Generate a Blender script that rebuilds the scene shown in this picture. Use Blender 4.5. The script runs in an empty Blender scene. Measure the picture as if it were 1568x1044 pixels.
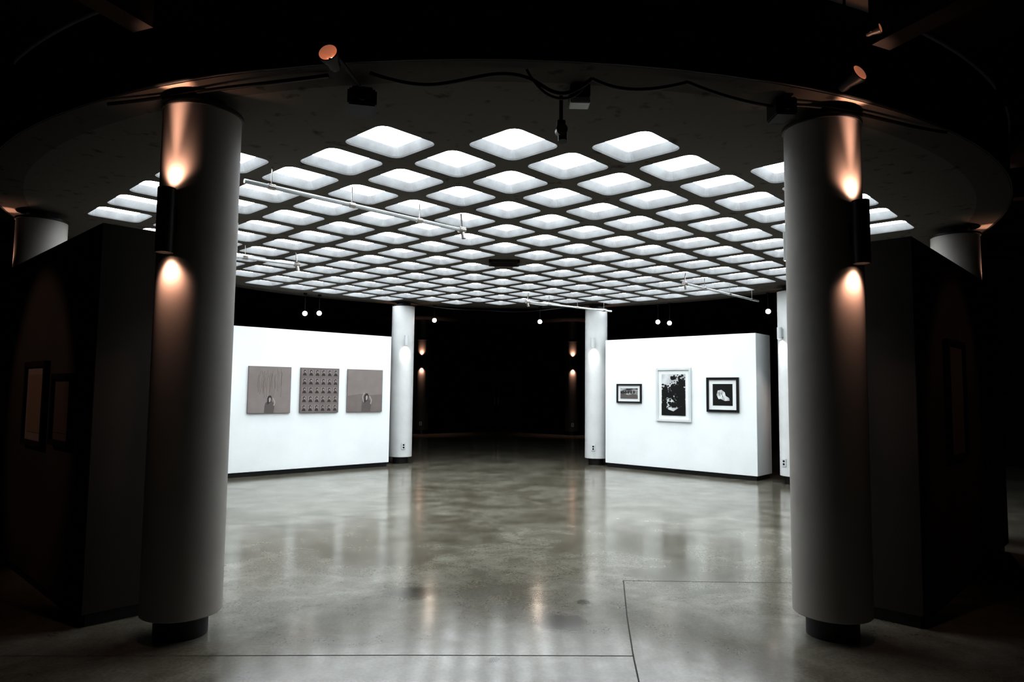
import bpy, bmesh, math, random
from mathutils import Vector, Matrix
random.seed(4)
sc = bpy.context.scene
sc.view_settings.view_transform = 'Standard'
sc.view_settings.look = 'None'
sc.view_settings.gamma = 0.76
sc.view_settings.exposure = 0.0

# ------------------------------------------------------------------ materials
def mat(name, col=(.5,.5,.5), rough=.5, metal=0, emit=None, es=0, spec=.5):
    m = bpy.data.materials.new(name); m.use_nodes = True
    b = m.node_tree.nodes['Principled BSDF']
    b.inputs['Base Color'].default_value = (*col, 1)
    b.inputs['Roughness'].default_value = rough
    b.inputs['Metallic'].default_value = metal
    b.inputs['Specular IOR Level'].default_value = spec
    if emit:
        b.inputs['Emission Color'].default_value = (*emit, 1)
        b.inputs['Emission Strength'].default_value = es
    return m

def noise_mat(name, c1, c2, scale=4, rough=(.5,.5), detail=6, lo=.35, hi=.65, bump=0, spec=.5, scale3=(1,1,1)):
    m = mat(name, c1, rough[0], spec=spec)
    nt = m.node_tree; N = nt.nodes; L = nt.links; b = N['Principled BSDF']
    tc = N.new('ShaderNodeTexCoord'); mp = N.new('ShaderNodeMapping')
    mp.inputs['Scale'].default_value = scale3
    L.new(tc.outputs['Object'], mp.inputs['Vector'])
    n = N.new('ShaderNodeTexNoise'); n.inputs['Scale'].default_value = scale; n.inputs['Detail'].default_value = detail
    L.new(mp.outputs[0], n.inputs['Vector'])
    r = N.new('ShaderNodeValToRGB'); r.color_ramp.elements[0].position = lo; r.color_ramp.elements[1].position = hi
    r.color_ramp.elements[0].color = (*c1,1); r.color_ramp.elements[1].color = (*c2,1)
    L.new(n.outputs['Fac'], r.inputs['Fac']); L.new(r.outputs['Color'], b.inputs['Base Color'])
    if rough[0] != rough[1]:
        mr = N.new('ShaderNodeMapRange'); mr.inputs['To Min'].default_value = rough[0]; mr.inputs['To Max'].default_value = rough[1]
        mr.inputs['From Min'].default_value=.3; mr.inputs['From Max'].default_value=.7
        L.new(n.outputs['Fac'], mr.inputs['Value']); L.new(mr.outputs[0], b.inputs['Roughness'])
    if bump:
        bp = N.new('ShaderNodeBump'); bp.inputs['Strength'].default_value = bump; bp.inputs['Distance'].default_value = .01
        L.new(n.outputs['Fac'], bp.inputs['Height']); L.new(bp.outputs[0], b.inputs['Normal'])
    return m

# polished concrete floor
def floor_mat():
    m = mat('polished_concrete', rough=.2, spec=.9); nt = m.node_tree; N = nt.nodes; L = nt.links; b = N['Principled BSDF']
    tc = N.new('ShaderNodeTexCoord')
    def noise(s, d, dist=0):
        n = N.new('ShaderNodeTexNoise'); n.inputs['Scale'].default_value=s; n.inputs['Detail'].default_value=d
        n.inputs['Distortion'].default_value=dist; n.inputs['Roughness'].default_value=.6
        L.new(tc.outputs['Object'], n.inputs['Vector']); return n
    def ramp(src, p0, c0, p1, c1):
        r = N.new('ShaderNodeValToRGB'); e=r.color_ramp.elements
        e[0].position=p0; e[1].position=p1; e[0].color=(*c0,1); e[1].color=(*c1,1)
        L.new(src, r.inputs['Fac']); return r
    def mul(a, c, f=1):
        x = N.new('ShaderNodeMix'); x.data_type='RGBA'; x.blend_type='MULTIPLY'; x.inputs[0].default_value=f
        L.new(a, x.inputs[6]); L.new(c, x.inputs[7]); return x.outputs[2]
    big = noise(1.1, 8, .8); mid = noise(3.4, 9, .4); fine = noise(50, 6)
    base = ramp(big.outputs['Fac'], .36, (.155,.143,.110), .62, (.255,.245,.208))
    m2 = ramp(mid.outputs['Fac'], .30, (.58,.56,.51), .64, (1,1,1))
    m3 = ramp(fine.outputs['Fac'], .38, (.80,.80,.80), .58, (1,1,1))
    col = mul(mul(base.outputs[0], m2.outputs[0]), m3.outputs[0])
    for (x,y,r) in ((-.71,5.23,.16),(.31,4.58,.15),(.55,5.0,.05),(-.1,3.95,.03)):
        vm = N.new('ShaderNodeVectorMath'); vm.operation='DISTANCE'; vm.inputs[1].default_value=(x,y,0)
        L.new(tc.outputs['Object'], vm.inputs[0])
        ad = N.new('ShaderNodeMath'); ad.operation='MULTIPLY_ADD'; ad.inputs[1].default_value=.25; L.new(mid.outputs['Fac'], ad.inputs[0])
        L.new(vm.outputs['Value'], ad.inputs[2])
        rr = ramp(ad.outputs[0], r*.7+.12, (.35,.33,.3), r*1.3+.14, (1,1,1))
        col = mul(col, rr.outputs[0])
    L.new(col, b.inputs['Base Color'])
    mr = N.new('ShaderNodeMapRange'); mr.inputs['From Min'].default_value=.35; mr.inputs['From Max'].default_value=.65
    mr.inputs['To Min'].default_value=.18; mr.inputs['To Max'].default_value=.135
    L.new(mid.outputs['Fac'], mr.inputs['Value']); L.new(mr.outputs[0], b.inputs['Roughness'])
    bp = N.new('ShaderNodeBump'); bp.inputs['Strength'].default_value=.04; bp.inputs['Distance'].default_value=.006
    sm = noise(1.3, 2, .3)
    L.new(sm.outputs['Fac'], bp.inputs['Height']); L.new(bp.outputs[0], b.inputs['Normal'])
    return m

M_floor = floor_mat()
M_slab = noise_mat('painted_concrete_ceiling', (.036,.031,.026), (.118,.106,.090), 8, detail=10, lo=.27, hi=.40, rough=(.85,.85), bump=.2, spec=.2)
M_slab_shade = noise_mat('ceiling_rim_shade', (.030,.026,.022), (.085,.075,.063), 8, detail=10, lo=.27, hi=.40, rough=(.9,.9), bump=.2, spec=.1)  # darker slab copy for the outer ring, light falloff painted into its colour
M_coffer = noise_mat('coffer_grey', (.27,.275,.28), (.33,.34,.345), 6, rough=(.6,.6), spec=.3)
M_dark = noise_mat('dark_paint', (.006,.006,.006), (.012,.011,.010), 2, rough=(.85,.85), spec=.2)
M_darkceil = noise_mat('dark_ceiling_paint', (.007,.006,.005), (.014,.012,.010), 3, rough=(.9,.9), spec=.15)
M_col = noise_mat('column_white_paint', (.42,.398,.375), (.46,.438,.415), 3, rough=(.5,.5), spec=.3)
M_col_lit = noise_mat('column_white_paint_lit', (.60,.61,.61), (.65,.66,.66), 3, rough=(.5,.5), spec=.3)  # same column paint made lighter, stronger light on far columns put into colour
M_col_unlit = noise_mat('column_unlit_tone', (.06,.055,.05), (.08,.075,.07), 3, rough=(.6,.6), spec=.3)  # darkness of the back room painted into its columns' colour
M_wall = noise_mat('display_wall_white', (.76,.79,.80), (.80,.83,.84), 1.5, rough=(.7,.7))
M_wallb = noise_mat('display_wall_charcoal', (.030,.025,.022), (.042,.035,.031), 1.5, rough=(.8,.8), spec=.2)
M_door = noise_mat('door_dark_grey', (.03,.028,.026), (.04,.037,.034), 2, rough=(.6,.6), spec=.3)
M_black = mat('black_metal', (.006,.006,.006), .5, spec=.3)
M_kick = mat('black_kick_base', (.006,.006,.006), .5)
M_bronze = mat('dark_bronze', (.02,.016,.014), .45, .2, spec=.3)
M_white = mat('white_enamel', (.6,.62,.63), .35)
M_chrome = mat('brushed_steel', (.45,.42,.4), .3, .9)
M_warmglow = mat('warm_bulb', (1,.7,.5), emit=(1,.66,.48), es=8)
M_reflect = mat('copper_reflector', (.6,.38,.28), .35, .8, emit=(1,.42,.25), es=.30)
M_coolglow = mat('white_bulb', (1,1,1), emit=(1,.93,.86), es=6)
M_farglow = mat('halogen_lens', (1,1,1), emit=(1,.82,.68), es=80)
M_farglow2 = mat('halogen_lens_dim', (1,1,1), emit=(1,.92,.85), es=14)
M_panel = mat('luminous_panel', (.9,.95,1), emit=(.92,.965,1.0), es=8.6)
M_joint = mat('saw_cut_joint', (.03,.028,.025), .8)

# ------------------------------------------------------------------ mesh builder
class B:
    def __init__(s): s.bm=bmesh.new(); s.m=[]
    def mi(s,m):
        if m not in s.m: s.m.append(m)
        return s.m.index(m)
    def face(s, pts, m, smooth=False):
        f=s.bm.faces.new([s.bm.verts.new(p) for p in pts]); f.material_index=s.mi(m); f.smooth=smooth; return f
    def box(s, c, d, m, rot=None, bev=0):
        mtx = Matrix.Translation(c) @ (rot.to_4x4() if rot else Matrix.Identity(4)) @ Matrix.Diagonal((*d,1))
        r=bmesh.ops.create_cube(s.bm,size=1,matrix=mtx)
        fs={f for v in r['verts'] for f in v.link_faces}
        for f in fs: f.material_index=s.mi(m)
        if bev:
            es={e for f in fs for e in f.edges}
            q=bmesh.ops.bevel(s.bm,geom=list(es),offset=bev,segments=2,affect='EDGES')
            for f in q['faces']: f.material_index=s.mi(m)
    def lathe(s, prof, m, mtx=Matrix.Identity(4), seg=48, close=False):
        rings=[]
        for r,z in prof:
            rings.append([s.bm.verts.new(mtx@Vector((r*math.cos(2*math.pi*k/seg), r*math.sin(2*math.pi*k/seg), z))) for k in range(seg)])
        for a,b in zip(rings,rings[1:]):
            for k in range(seg):
                f=s.bm.faces.new((a[k],a[(k+1)%seg],b[(k+1)%seg],b[k])); f.material_index=s.mi(m); f.smooth=True
        return rings
    def disc(s, r, z, m, mtx=Matrix.Identity(4), seg=32):
        s.face([mtx@Vector((r*math.cos(2*math.pi*k/seg), r*math.sin(2*math.pi*k/seg), z)) for k in range(seg)], m)
    def rod(s, p0, p1, r, m, seg=16, r1=None):
        p0=Vector(p0); p1=Vector(p1); d=p1-p0
        mtx=Matrix.Translation(p0)@d.to_track_quat('Z','Y').to_matrix().to_4x4()
        h=d.length; r1=r if r1 is None else r1
        s.lathe([(r,0),(r1,h)],m,mtx,seg); s.disc(r,0,m,mtx,seg); s.disc(r1,h,m,mtx,seg)
    def build(s, name, mtx=None, sharp=35):
        me=bpy.data.meshes.new(name)
        s.bm.normal_update()
        for e in s.bm.edges:
            if len(e.link_faces)==2 and e.calc_face_angle(0)>math.radians(sharp): e.smooth=False
        s.bm.to_mesh(me); s.bm.free()
        for m in s.m: me.materials.append(m)
        o=bpy.data.objects.new(name,me); sc.collection.objects.link(o)
        if mtx is not None: o.matrix_world=mtx
        return o

def frame(loc, zdir, up=(0,0,1)):
    return Matrix.Translation(loc)@Vector(zdir).to_track_quat('Z','Y').to_matrix().to_4x4()

def spot(name, parent, wloc, wdir, energy, col, size, blend=.6, rad=.02):
    l=bpy.data.lights.new(name,'SPOT'); l.energy=energy; l.color=col; l.spot_size=math.radians(size); l.spot_blend=blend
    l.shadow_soft_size=rad
    o=bpy.data.objects.new(name,l); sc.collection.objects.link(o)
    o.parent=parent; o.matrix_parent_inverse=parent.matrix_world.inverted()
    o.matrix_world=Matrix.Translation(wloc)@Vector(wdir).to_track_quat('-Z','Y').to_matrix().to_4x4()
    return o

# ------------------------------------------------------------------ room shell
C=Vector((0,9.4,0)); ZS=3.34; ZC=3.95; R=5.71; RI=5.45
X0,X1,Y0,Y1=-11,11,-3.5,29
b=B(); b.box(((X0+X1)/2,(Y0+Y1)/2,-.1),(X1-X0,Y1-Y0,.2),M_floor)
fl=b.build('floor')
b=B(); b.box(((X0+X1)/2,(Y0+Y1)/2,ZC+.1),(X1-X0,Y1-Y0,.2),M_darkceil); b.build('ceiling')
for n,c,d in (('wall_left',(X0-.1,(Y0+Y1)/2,ZC/2),(.2,Y1-Y0,ZC)),('wall_right',(X1+.1,(Y0+Y1)/2,ZC/2),(.2,Y1-Y0,ZC)),
              ('wall_back',((X0+X1)/2,Y1+.1,ZC/2),(X1-X0+.4,.2,ZC)),('wall_front',((X0+X1)/2,Y0-.1,ZC/2),(X1-X0+.4,.2,ZC))):
    b=B(); b.box(c,d,M_dark); b.build(n)
# double door standing against the far wall
b=B(); yd=Y1-.02
for s in (-1,1):
    b.box((s*.47,yd-.03,1.1),(.90,.05,2.18),M_door,bev=.004); b.box((s*1.0,yd-.04,1.15),(.09,.06,2.3),M_black)
    b.box((s*.47,yd-.062,1.6),(.6,.012,.7),M_dark); b.rod((s*.08,yd-.09,.95),(s*.08,yd-.09,1.2),.012,M_chrome)
b.box((0,yd-.04,2.26),(2.09,.06,.09),M_black); b.build('door_1')

# radial ceiling beams outside the disc
b=B()
for k in range(24):
    a=2*math.pi*(k+.5)/24
    d=Vector((math.cos(a),math.sin(a),0))
    c=C+d*8.2+Vector((0,0,ZC-.16))
    b.box(c,(4.7,.16,.32),M_darkceil,Matrix.Rotation(a,3,'Z'))
b.build('ceiling_beams')

# ------------------------------------------------------------------ coffered disc
P=.462; LC=Vector((0.01,9.63,0))
def rsq(cx,cy,s,rc,n=5):
    pts=[]; h=s/2-rc
    for (sx,sy,a0) in ((1,1,0),(-1,1,90),(-1,-1,180),(1,-1,270)):
        for k in range(n):
            a=math.radians(a0+90*k/(n-1))
            x=sx*h+rc*math.cos(a); y=sy*h+rc*math.sin(a)
            c=math.sqrt(.5); pts.append((cx+c*(x-y),cy+c*(x+y)))
    return pts
cells=[]
for i in range(-11,12):
    for j in range(-11,12):
        if (i+j)%2==0 and math.hypot(i,j)<=10.4 and (i,j)!=(0,0):
            cells.append((LC.x+i*P,LC.y+j*P))
cu=bpy.data.curves.new('disc','CURVE'); cu.dimensions='2D'; cu.fill_mode='BOTH'
def spl(pts):
    s=cu.splines.new('POLY'); s.points.add(len(pts)-1)
    for p,q in zip(s.points,pts): p.co=(q[0],q[1],0,1)
    s.use_cyclic_u=True
spl([(C.x+RI*math.cos(2*math.pi*k/160),C.y+RI*math.sin(2*math.pi*k/160)) for k in range(160)])
S0,R0,S1,R1,D=.515,.080,.440,.035,.078
for c in cells: spl(rsq(*c,S0,R0))
co=bpy.data.objects.new('tmpdisc',cu); sc.collection.objects.link(co)
dg=bpy.context.evaluated_depsgraph_get(); dg.update()
me=bpy.data.meshes.new_from_object(co.evaluated_get(dg))
b=B(); b.mi(M_slab); b.bm.from_mesh(me)
for f in b.bm.faces: f.material_index=0; f.smooth=False
for v in b.bm.verts: v.co.z=ZS
bpy.data.objects.remove(co)
b.lathe([(RI,ZS),(R,ZS)],M_slab_shade,Matrix.Translation(C),160)
b.lathe([(R,ZS),(R,ZC-.005)],M_dark,Matrix.Translation(C),160)
def strip(l0,z0,l1,z1,m):
    n=len(l0)
    for k in range(n):
        q=(k+1)%n
        b.face([(l0[k][0],l0[k][1],z0),(l0[q][0],l0[q][1],z0),(l1[q][0],l1[q][1],z1),(l1[k][0],l1[k][1],z1)],m,False)
for c in cells:
    a0=rsq(*c,S0,R0); a1=rsq(*c,S0-.015,R0-.005); a2=rsq(*c,S1,R1)
    strip(a0,ZS,a1,ZS+.012,M_coffer); strip(a1,ZS+.012,a2,ZS+D,M_coffer)
bmesh.ops.remove_doubles(b.bm,verts=b.bm.verts,dist=.0005)
b.build('ceiling_coffered_disc')
b=B()
for c in cells:
    b.face([(x,y,ZS+D) for x,y in reversed(rsq(*c,S1+.002,R1))],M_panel)
b.build('ceiling_light_panels')

# centre vent
b=B(); z=ZS-.02
for s in (-1,1):
    b.box((LC.x+s*.2,LC.y,z),(.03,.34,.04),M_bronze); b.box((LC.x,LC.y+s*.155,z),(.43,.03,.04),M_bronze)
for k in range(7): b.box((LC.x,LC.y-.12+k*.04,z),(.38,.012,.03),M_bronze)
b.build('ceiling_vent')

# ------------------------------------------------------------------ columns + sconces
cx=C.x; cy=9.35
cols=[(-2.015,4.35),(2.03,4.35),(-4.95,7.3),(4.95,7.3),(-4.95,11.45),(4.95,11.45),(-2.03,14.3),(2.03,14.3),(-2.62,23.9),(2.62,23.9)]
CR=.233
def column(x,y,out,far):
    b=B(); T=Matrix.Identity(4); mc=M_col_unlit if far else (M_col_lit if y>10 else M_col)
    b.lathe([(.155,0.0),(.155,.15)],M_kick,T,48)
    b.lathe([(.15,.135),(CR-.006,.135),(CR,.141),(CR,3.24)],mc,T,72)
    b.lathe([(CR,3.24),(CR+.010,3.242),(CR+.013,3.255),(CR+.010,3.265),(CR-.09,3.267),(CR-.09,3.338)],M_kick,T,72)
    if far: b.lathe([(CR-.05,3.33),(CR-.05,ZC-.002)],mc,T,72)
    d=-out; ang=math.atan2(d.y,d.x); rot=Matrix.Rotation(ang,3,'Z')
    b.box(d*(CR+.004)+Vector((0,0,.36)),(.016,.085,.13),M_white,rot,.003)
    b.box(d*(CR+.013)+Vector((0,0,.385)),(.006,.035,.03),M_black,rot); b.box(d*(CR+.013)+Vector((0,0,.335)),(.006,.035,.03),M_black,rot)
    return b.build('column',Matrix.Translation((x,y,0)))
def sconce(x,y,d,body,glow,col,e,z0=2.30,z1=2.69,r=.05,up=1,dn=1,beam=0):
    c=Vector((x,y,0))+d*(CR+r+.012); h=(z1-z0)/2; zc=(z0+z1)/2
    b=B(); rot=Matrix.Rotation(math.atan2(d.y,d.x),3,'Z')
    b.lathe([(r*.9,-h+.03),(r*.9,-h),(r,-h),(r,h),(r*.9,h),(r*.9,h-.03)],body,Matrix.Identity(4),32)
    b.disc(r*.9,h-.03,glow if up else M_black); b.disc(r*.9,-h+.03,glow)
    b.box(-d*(r+.002),(.03,.06,.14),body,rot,.004)
    o=b.build('wall_sconce',Matrix.Translation((c.x,c.y,zc)))
    bpy.context.view_layer.update()
    for s,n,k in ((1,'up_light',up),(-1,'down_light',dn)):
        if k: spot(n,o,(c.x,c.y,zc+s*(h+.004)),(-d.x*.12,-d.y*.12,s),e*k,col,105,.9,.025)
    if beam: spot('up_beam',o,(c.x,c.y,zc+h+.004),(d.x*.03,d.y*.03,1),beam,col,26,.7,.03)
WARM=(1,.58,.43)
for x,y in cols:
    far=y>20
    out=Vector((0,-1,0)) if far else Vector((x-cx,y-cy,0)).normalized()
    column(x,y,Vector((0,1,0)) if far else out,far)
    so=out.copy()
    if y<5: so.rotate(Matrix.Rotation(math.radians(8 if x<0 else -3),3,'Z'))
    sconce(x,y,so,M_bronze,M_warmglow,WARM,15 if not far else 90,beam=(230 if y<5 else 100) if y<8 else 0)
    if not far: sconce(x,y,-out,M_white,M_coolglow,(1,.95,.9),16,2.42,2.62,.042,0,1)

# ------------------------------------------------------------------ display walls
TH=.65; HW=2.56
def dwall(p0,p1,near=False):
    """p0 -> p1 left to right as seen by viewer standing in front of the hung face."""
    p0=Vector((*p0,0)); p1=Vector((*p1,0)); X=(p1-p0).normalized(); Z=Vector((0,0,1)); Y=Z.cross(X)
    m=Matrix((( X.x,Y.x,0,p0.x),(X.y,Y.y,0,p0.y),(0,0,1,0),(0,0,0,1))); L=(p1-p0).length
    b=B()
    if near:
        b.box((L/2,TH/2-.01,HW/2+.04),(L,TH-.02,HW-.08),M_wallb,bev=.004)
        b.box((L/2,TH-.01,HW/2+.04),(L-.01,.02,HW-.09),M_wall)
    else: b.box((L/2,TH/2,HW/2+.04),(L,TH,HW-.08),M_wall,bev=.004)
    b.box((L/2,TH/2,.05),(L-.06,TH-.06,.10),M_kick)
    b.build('display_wall',m); return m,L
mL,LL=dwall((-4.54,11.63),(-2.17,13.66))
mR,LR=dwall((2.16,13.9),(4.44,11.76))
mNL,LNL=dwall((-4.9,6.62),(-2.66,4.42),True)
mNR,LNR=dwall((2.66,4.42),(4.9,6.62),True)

# ------------------------------------------------------------------ artworks (local: x right, y into wall, z up)
M_cvs = noise_mat('canvas_mauve_grey',(.255,.224,.216),(.295,.265,.256),3,rough=(.8,.8),spec=.2)
M_cvs2= noise_mat('canvas_mauve_dark',(.20,.175,.168),(.235,.208,.20),3,rough=(.8,.8),spec=.2)
M_ink = mat('print_ink',(.06,.053,.052),.8)
M_ochre = mat('print_ochre',(.18,.145,.10),.8)
M_skin= mat('print_light_grey',(.40,.37,.36),.8)
M_mid = mat('print_mid_grey',(.14,.123,.118),.8)
M_dim = mat('print_dark_umber',(.09,.06,.048),.6)
M_mat = mat('mat_board_white',(.74,.76,.76),.8)
M_fw  = mat('white_frame',(.62,.65,.66),.4)
M_fb  = mat('black_frame',(.012,.012,.012),.35)
M_tree= noise_mat('photo_sky',(.42,.43,.44),(.66,.68,.69),5,detail=6,rough=(.5,.5))
M_land= noise_mat('photo_landscape',(.02,.02,.02),(.55,.56,.56),9,detail=10,lo=.42,hi=.66,rough=(.5,.5),scale3=(.6,1,2))
M_pblk= mat('photo_black',(.008,.008,.008),.4)
M_pwht= noise_mat('photo_white',(.35,.36,.36),(.8,.82,.82),12,rough=(.5,.5))

def ell(b,cx,cz,rx,rz,y,m,rot=0,n=20):
    c,s=math.cos(rot),math.sin(rot)
    b.face([(cx+rx*math.cos(t)*c-rz*math.sin(t)*s,y,cz+rx*math.cos(t)*s+rz*math.sin(t)*c) for t in [2*math.pi*k/n for k in range(n)]],m)
def pol(b,pts,y,m): b.face([(x,y,z) for x,z in pts],m)
def line(b,pts,w,y,m):
    for (x0,z0),(x1,z1) in zip(pts,pts[1:]):
        d=Vector((x1-x0,z1-z0)); 
        if d.length<1e-6: continue
        n=Vector((-d.y,d.x)).normalized()*w/2
        pol(b,[(x0+n.x,z0+n.y),(x1+n.x,z1+n.y),(x1-n.x,z1-n.y),(x0-n.x,z0-n.y)],y,m)
def place(m,u,h): return m@Matrix.Translation((u,-.003,h))
def figure(b,cx,z0,s,y):
    P=lambda pts,yy,m: pol(b,[(cx+a*s,z0+c*s) for a,c in pts],yy,m)
    # long dark hair, shoulders and dress, small pale face and forearm
    P([(-.075,0),(-.07,.09),(-.062,.135),(-.03,.16),(-.015,.168),(.018,.168),(.035,.158),(.066,.132),(.07,.08),(.06,0)],y,M_mid)
    P([(-.034,.11),(-.036,.20),(-.022,.232),(0,.243),(.022,.232),(.030,.20),(.022,.15),(.0,.14)],y-.0004,M_ink)
    P([(-.010,.150),(-.013,.195),(-.004,.212),(.010,.212),(.018,.192),(.014,.165),(.006,.150)],y-.0008,M_skin)
    line(b,[(cx+.06*s,z0+.10*s),(cx+.075*s,z0+.15*s),(cx+.045*s,z0+.205*s)],.014*s,y-.001,M_skin)

W,H=.76,.81; T=.035; F=-T-.001
b=B(); b.box((0,-T/2,0),(W,T,H),M_cvs,bev=.003)
for k in range(17):
    x=-.20+k*.025+random.uniform(-.008,.008); z=.36+random.uniform(-.12,.02); zend=-.15+abs(x)*.8+random.uniform(-.12,.15); pts=[(x,z)]
    while z>zend:
        z-=.05; x+=random.uniform(-.008,.008); pts.append((x,z))
    line(b,pts,.0055,F,M_ochre if k%4 else M_mid)
figure(b,0,-.40,1.25,F-.001)
b.build('canvas_print',place(mL,(1-.788)*LL,1.48))
b=B(); b.box((0,-T/2,0),(W,T,H),M_cvs2,bev=.003)
for i in range(6):
    for j in range(5):
        x=-.305+i*.122; z=-.32+j*.16
        pol(b,[(x-.045,z-.055),(x+.045,z-.055),(x+.045,z+.055),(x-.045,z+.055)],F,M_cvs)
        ell(b,x,z+.018,.024,.029,F-.001,M_ink); ell(b,x+.004,z+.012,.012,.016,F-.002,M_skin)
        pol(b,[(x-.04,z-.055),(x-.025,z-.012),(x+.025,z-.012),(x+.04,z-.055)],F-.001,M_ink)
b.build('canvas_print',place(mL,(1-.4875)*LL,1.48))
b=B(); b.box((0,-T/2,0),(W,T,H),M_cvs,bev=.003)
pol(b,[(-.37,-.1),(-.1,-.06),(.1,-.085),(.37,-.07),(.37,-.395),(-.37,-.395)],F,M_cvs2)
figure(b,.03,-.40,1.45,F-.001)
line(b,[(-.03,-.22),(-.06,-.12),(-.02,-.04)],.016,F-.002,M_skin)
b.build('canvas_print',place(mL,(1-.187)*LL,1.48))

def framed(name,w,h,fw,mw,fm,img,m,u,hh,extra=None,dep=.035,matb=None):
    b=B()
    for s in (-1,1):
        b.box((s*(w/2-fw/2),-dep/2,0),(fw,dep,h),fm,bev=.002); b.box((0,-dep/2,s*(h/2-fw/2)),(w-2*fw,dep,fw),fm,bev=.002)
    b.box((0,-.008,0),(w-2*fw,.012,h-2*fw),matb or M_mat)
    iw,ih=w-2*fw-2*mw,h-2*fw-2*mw
    b.box((0,-.016,0),(iw,.004,ih),img)
    if extra: extra(b,iw,ih)
    b.build(name,place(m,u,hh))
def ex_land(b,iw,ih):
    y=-.0195
    pol(b,[(-iw/2,-ih/2),(iw/2,-ih/2),(iw/2,-ih*.15),(iw*.2,-ih*.05),(0,-ih*.2),(-iw*.3,0),(-iw/2,-.1*ih)],y,M_mid)
    for k in range(5): ell(b,-iw*.35+k*iw*.16,ih*.12,iw*.05,ih*.16,y-.0005,M_ink)
def ex_tree(b,iw,ih):
    y=-.0195; n=0
    # (centre, spread, count) leaf masses of the black-and-white tree photograph
    for (x,z,sx,sz,c) in ((.32,.20,.14,.20,260),(.10,.14,.22,.10,220),(-.38,.06,.10,.14,110),(.30,-.10,.22,.18,300),(-.40,-.2,.10,.2,120),(.02,.41,.10,.035,40),(-.15,.0,.22,.07,170),(.1,-.24,.3,.05,120)):
        for k in range(c):
            px=max(-.47,min(.47,random.gauss(x,sx*.6))); pz=max(-.48,min(.48,random.gauss(z,sz*.6)))
            r=random.uniform(.010,.028); n+=1
            rx=min(r,(.5-abs(px))*iw*.95); rz=min(r*.7,(.5-abs(pz))*ih*.95)
            ell(b,px*iw,pz*ih,rx,rz,y-.000002*n,M_pblk,0,7)
    line(b,[(-.33*iw,-.45*ih),(-.30*iw,-.1*ih),(-.36*iw,.25*ih)],.018,y-.003,M_pblk)
    line(b,[(.36*iw,-.45*ih),(.34*iw,0),(.28*iw,.3*ih)],.022,y-.003,M_pblk)
    pol(b,[(-iw/2,-ih/2),(iw/2,-ih/2),(iw/2,-ih*.26),(iw*.25,-ih*.30),(0,-ih*.40),(-iw*.2,-ih*.36),(-iw/2,-ih*.22)],y-.0035,M_pblk)
def ex_hand(b,iw,ih):
    y=-.0195; s=iw
    pol(b,[(-.3*s,.0),(-.24*s,.2*s),(-.05*s,.24*s),(.12*s,.12*s),(.16*s,-.05*s),(.34*s,-.16*s),(.36*s,-.28*s),(.12*s,-.30*s),(-.1*s,-.2*s),(-.2*s,-.22*s),(-.26*s,-.1*s)],y,M_pwht)
    line(b,[(-.05*s,.1*s),(.02*s,-.12*s)],.03*s,y-.001,M_mid); line(b,[(-.16*s,.12*s),(-.12*s,-.08*s)],.02*s,y-.001,M_mid)
framed('framed_photograph',.566,.375,.030,.055,M_fb,M_land,mR,.1825*LR,1.48,ex_land)
framed('framed_photograph',.727,1.01,.045,.07,M_fw,M_tree,mR,.494*LR,1.465,ex_tree)
framed('framed_photograph',.605,.62,.042,.075,M_fb,M_pblk,mR,.805*LR,1.475,ex_hand)
framed('framed_photograph',.60,.64,.04,.06,M_bronze,M_ochre,mNL,1.80,1.37,matb=M_cvs2)
framed('framed_photograph',.50,.50,.04,.05,M_fb,M_dim,mNL,2.54,1.34,matb=M_dim)
framed('framed_photograph',.58,.90,.04,.06,M_fb,M_dim,mNR,1.04,1.47,matb=M_dim)

# ------------------------------------------------------------------ lighting tubes under the ceiling
def tube(p0,p1,z=3.17):
    p0=Vector((*p0,z)); p1=Vector((*p1,z)); b=B()
    b.rod(p0,p1,.019,M_white)
    L=(p1-p0).length; n=max(2,int(L/1.1)+1); d=(p1-p0)/L
    for k in range(n):
        p=p0+d*(L*(k+.3)/n); b.rod(p,(p.x,p.y,ZS-.002),.005,M_chrome,8); b.rod(p-d*.03,p+d*.03,.025,M_chrome,12)
    b.rod(p1-d*.02,p1+d*.05,.034,M_chrome); b.rod(p1+d*.02,p1+d*.02+Vector((.02,0,-.09)),.022,M_chrome)
    b.rod(p1+d*.02,Vector((p1.x,p1.y,ZS-.002)),.009,M_chrome,8)
    b.build('lighting_track')
tube((-2.15,5.46),(-.48,7.02)); tube((4.65,12.15),(2.8,10.3)); tube((2.30,14.0),(.51,12.7)); tube((-4.3,8.0),(-2.8,9.15))

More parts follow.
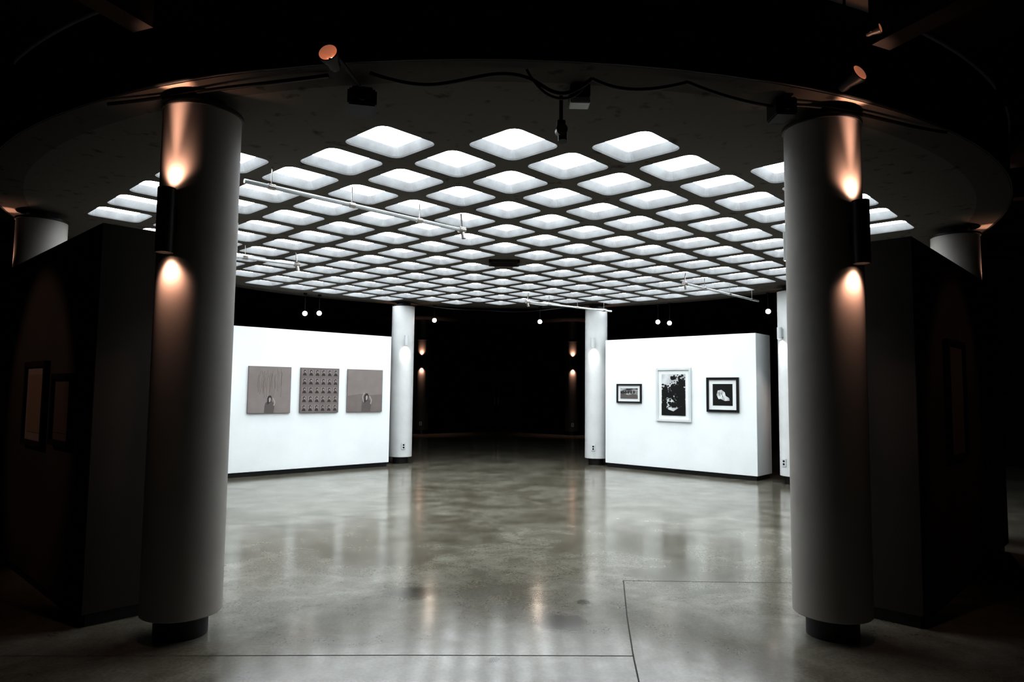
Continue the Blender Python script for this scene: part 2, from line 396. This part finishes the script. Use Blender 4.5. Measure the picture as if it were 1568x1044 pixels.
# ------------------------------------------------------------------ spotlights
def canlight(loc,d,body,glow,r=.05,L=.13,mount=ZS,energy=0,col=WARM,size=50):
    loc=Vector(loc); d=Vector(d).normalized(); b=B(); m=frame(Vector((0,0,0)),d)
    sh=M_bronze if body is M_reflect else body
    b.lathe([(.001,-L*.5),(r*.45,-L*.5),(r*.6,-L*.35),(r*.62,-L*.1),(r,L*.35),(r,L*.5),(r*.9,L*.5)],sh,m,28)
    if body is M_reflect:
        b.lathe([(r*.9,L*.5),(r*.35,L*.0)],M_reflect,m,28); b.disc(r*.35,L*.0,glow,m,28)
        b.lathe([(r*1.03,L*.42),(r*1.06,L*.52),(r*.95,L*.53)],M_bronze,m,28)
    else:
        b.lathe([(r*.9,L*.5),(r*.85,L*.38)],body,m,28); b.disc(r*.85,L*.38,glow,m,28)
    top=mount-.002-loc.z; k=-d*L*.2
    b.rod(k,(k.x,k.y,max(.05,top-.03)),.008,M_black,10)
    b.rod((k.x,k.y,max(.05,top-.035)),(k.x,k.y,top),.035,M_black,16)
    b.box(k,(.03,r*1.8,.012),M_black)
    o=b.build('track_spotlight',Matrix.Translation(loc)); bpy.context.view_layer.update()
    if energy: spot('lamp',o,loc+d*(L*.5+.01),d,energy,col,size,.5,.02)
    return o
for (x,y,z) in ((-3.75,13.1,2.95),(-3.53,13.3,2.98),(-1.42,14.75,3.02),(.87,14.75,3.02),(3.27,14.0,2.97),(3.46,13.8,2.93),(4.85,12.2,3.0)):
    canlight((x,y,z),(-x*.5-.1,-6,-1.6),M_white,M_farglow if abs(x)<2 else M_farglow2,.05)
canlight((-1.00,3.55,3.25),(-.15,-.9,.25),M_reflect,M_warmglow,.055,.12,ZC,1)
canlight((1.98,3.88,3.36),(.35,-.8,.30),M_reflect,M_warmglow,.055,.14,ZC,1)
canlight((2.14,3.9,3.68),(.5,-.6,.1),M_reflect,M_warmglow,.03,.08,ZC)
# added off-frame spots to brighten the corridor pictures
canlight((-5.2,3.9,3.3),(1.55,1.45,-1.85),M_bronze,M_warmglow,.05,.13,ZC,75,WARM,42)
canlight((5.2,3.9,3.3),(-1.7,1.3,-1.8),M_bronze,M_warmglow,.05,.13,ZC,28,WARM,42)

b=B(); b.box((0,0,0),(.17,.20,.10),M_black,bev=.01); b.box((0,0,.06),(.12,.14,.03),M_bronze,bev=.005)
b.rod((0,-.10,0),(0,-.125,0),.03,M_bronze); b.rod((-.02,.02,.05),(-.02,.02,.115),.012,M_black)
b.build('projector',Matrix.Translation((-.93,4.02,3.22))@Matrix.Rotation(.2,4,'Z'))
b=B(); b.box((0,0,0),(.12,.12,.08),M_black,bev=.006); b.box((0,0,-.055),(.12,.10,.04),M_white,bev=.004)
b.build('junction_box',Matrix.Translation((.38,4.0,3.297)))
b=B(); b.rod((0,0,.02),(0,0,.218),.012,M_black); b.rod((0,.05,0),(0,-.07,-.03),.034,M_bronze); b.rod((0,-.07,-.03),(0,-.085,-.034),.026,M_chrome)
b.box((0,0,.03),(.05,.06,.03),M_black,bev=.004); b.rod((.01,0,-.03),(.01,-.01,-.085),.028,M_bronze)
b.build('security_camera',Matrix.Translation((.28,4.1,3.12)))
b=B(); b.box((0,0,0),(.13,.16,.11),M_black,bev=.008); b.rod((0,-.08,0),(0,-.10,0),.03,M_bronze)
b.build('projector',Matrix.Translation((1.66,4.1,3.265)))

# ------------------------------------------------------------------ conduits and cables
def cable(pts,r,name='cable',m=M_black,cyc=False):
    cu=bpy.data.curves.new(name,'CURVE'); cu.dimensions='3D'; cu.bevel_depth=r; cu.bevel_resolution=3
    s=cu.splines.new('NURBS' if not cyc else 'POLY'); s.points.add(len(pts)-1)
    for p,q in zip(s.points,pts): p.co=(*q,1)
    s.use_cyclic_u=cyc
    if not cyc: s.use_endpoint_u=True; s.order_u=4
    cu.materials.append(m); o=bpy.data.objects.new(name,cu); sc.collection.objects.link(o)
ring=lambda r,z:[(C.x+r*math.cos(2*math.pi*k/120),C.y+r*math.sin(2*math.pi*k/120),z) for k in range(120)]
cable(ring(R+.014,3.35),.013,'conduit_ring',M_black,True)
def arc(x): return C.y-math.sqrt((R-.08)**2-x*x)
cable([(-.85,arc(.85),3.32),(-.6,arc(.6),3.22),(-.35,arc(.35),3.25),(-.1,arc(.1),3.32),(.1,arc(.1),3.28),(.2,arc(.2),3.18),(.33,arc(.3),3.20),(.42,arc(.42)-.05,3.27)],.011)
cable([(.05,arc(.05),3.33),(.12,arc(.1),3.20),(.25,arc(.2),3.14),(.35,arc(.35),3.19),(.40,arc(.4),3.27)],.008)
cable([(-1.0,3.62,3.32),(-.93,3.8,3.28),(-.9,3.95,3.24),(-.92,4.0,3.27)],.010)
cable([(.42,arc(.42)-.05,3.27),(.6,arc(.6),3.21),(.8,arc(.8),3.25),(1.0,arc(1),3.32)],.010)
cable([(1.0,arc(1),3.32),(1.2,arc(1.2),3.26),(1.4,arc(1.4),3.24),(1.6,4.1,3.29)],.010)
cable([(-2.6,arc(2.6)-.1,3.30),(-2.2,arc(2.2),3.31),(-1.9,arc(1.9),3.32),(-1.5,arc(1.5)-.05,3.28),(-1.1,arc(1.1),3.32)],.012)
cable([(1.7,4.1,3.30),(2.1,arc(2.1)-.05,3.32),(2.5,arc(2.5)-.02,3.28),(3.0,arc(3.0)-.1,3.32)],.012)
cable([(-1.9,13.9,3.3),(-1.2,14.5,3.2),(-.4,14.8,3.28),(.3,14.8,3.18),(1.2,14.5,3.26),(1.9,13.9,3.3)],.010)

# ------------------------------------------------------------------ floor joints (saw cuts)
b=B()
def joint(p,w=.008):
    for (x0,y0),(x1,y1) in zip(p,p[1:]):
        d=Vector((x1-x0,y1-y0)); n=Vector((-d.y,d.x)).normalized()*w/2
        b.face([(x0+n.x,y0+n.y,.001),(x1+n.x,y1+n.y,.001),(x1-n.x,y1-n.y,.001),(x0-n.x,y0-n.y,.001)],M_joint)
joint([(-4,3.99),(-1.67,4.0),(-.6,4.01),(.70,4.0)],.007); joint([(.94,5.56),(.80,4.7),(.70,4.0),(.64,3.5),(.5,2.4),(.3,1)],.008); joint([(.94,5.56),(1.6,5.53),(2.6,5.5),(4.5,5.46)],.006)
b.build('floor_joints')

# ------------------------------------------------------------------ world, camera
w=bpy.data.worlds.new('world'); sc.world=w; w.use_nodes=True
w.node_tree.nodes['Background'].inputs[0].default_value=(0,0,0,1)
cam=bpy.data.cameras.new('camera'); cam.lens=24; cam.sensor_width=36; cam.clip_start=.05
o=bpy.data.objects.new('camera',cam); sc.collection.objects.link(o)
o.matrix_world=Matrix.Translation((-.115,0,1.5))@Matrix.Rotation(math.radians(-1.48),4,'Z')@Matrix.Rotation(math.radians(94.2),4,'X')@Matrix.Rotation(math.radians(.6),4,'Z')
sc.camera=o
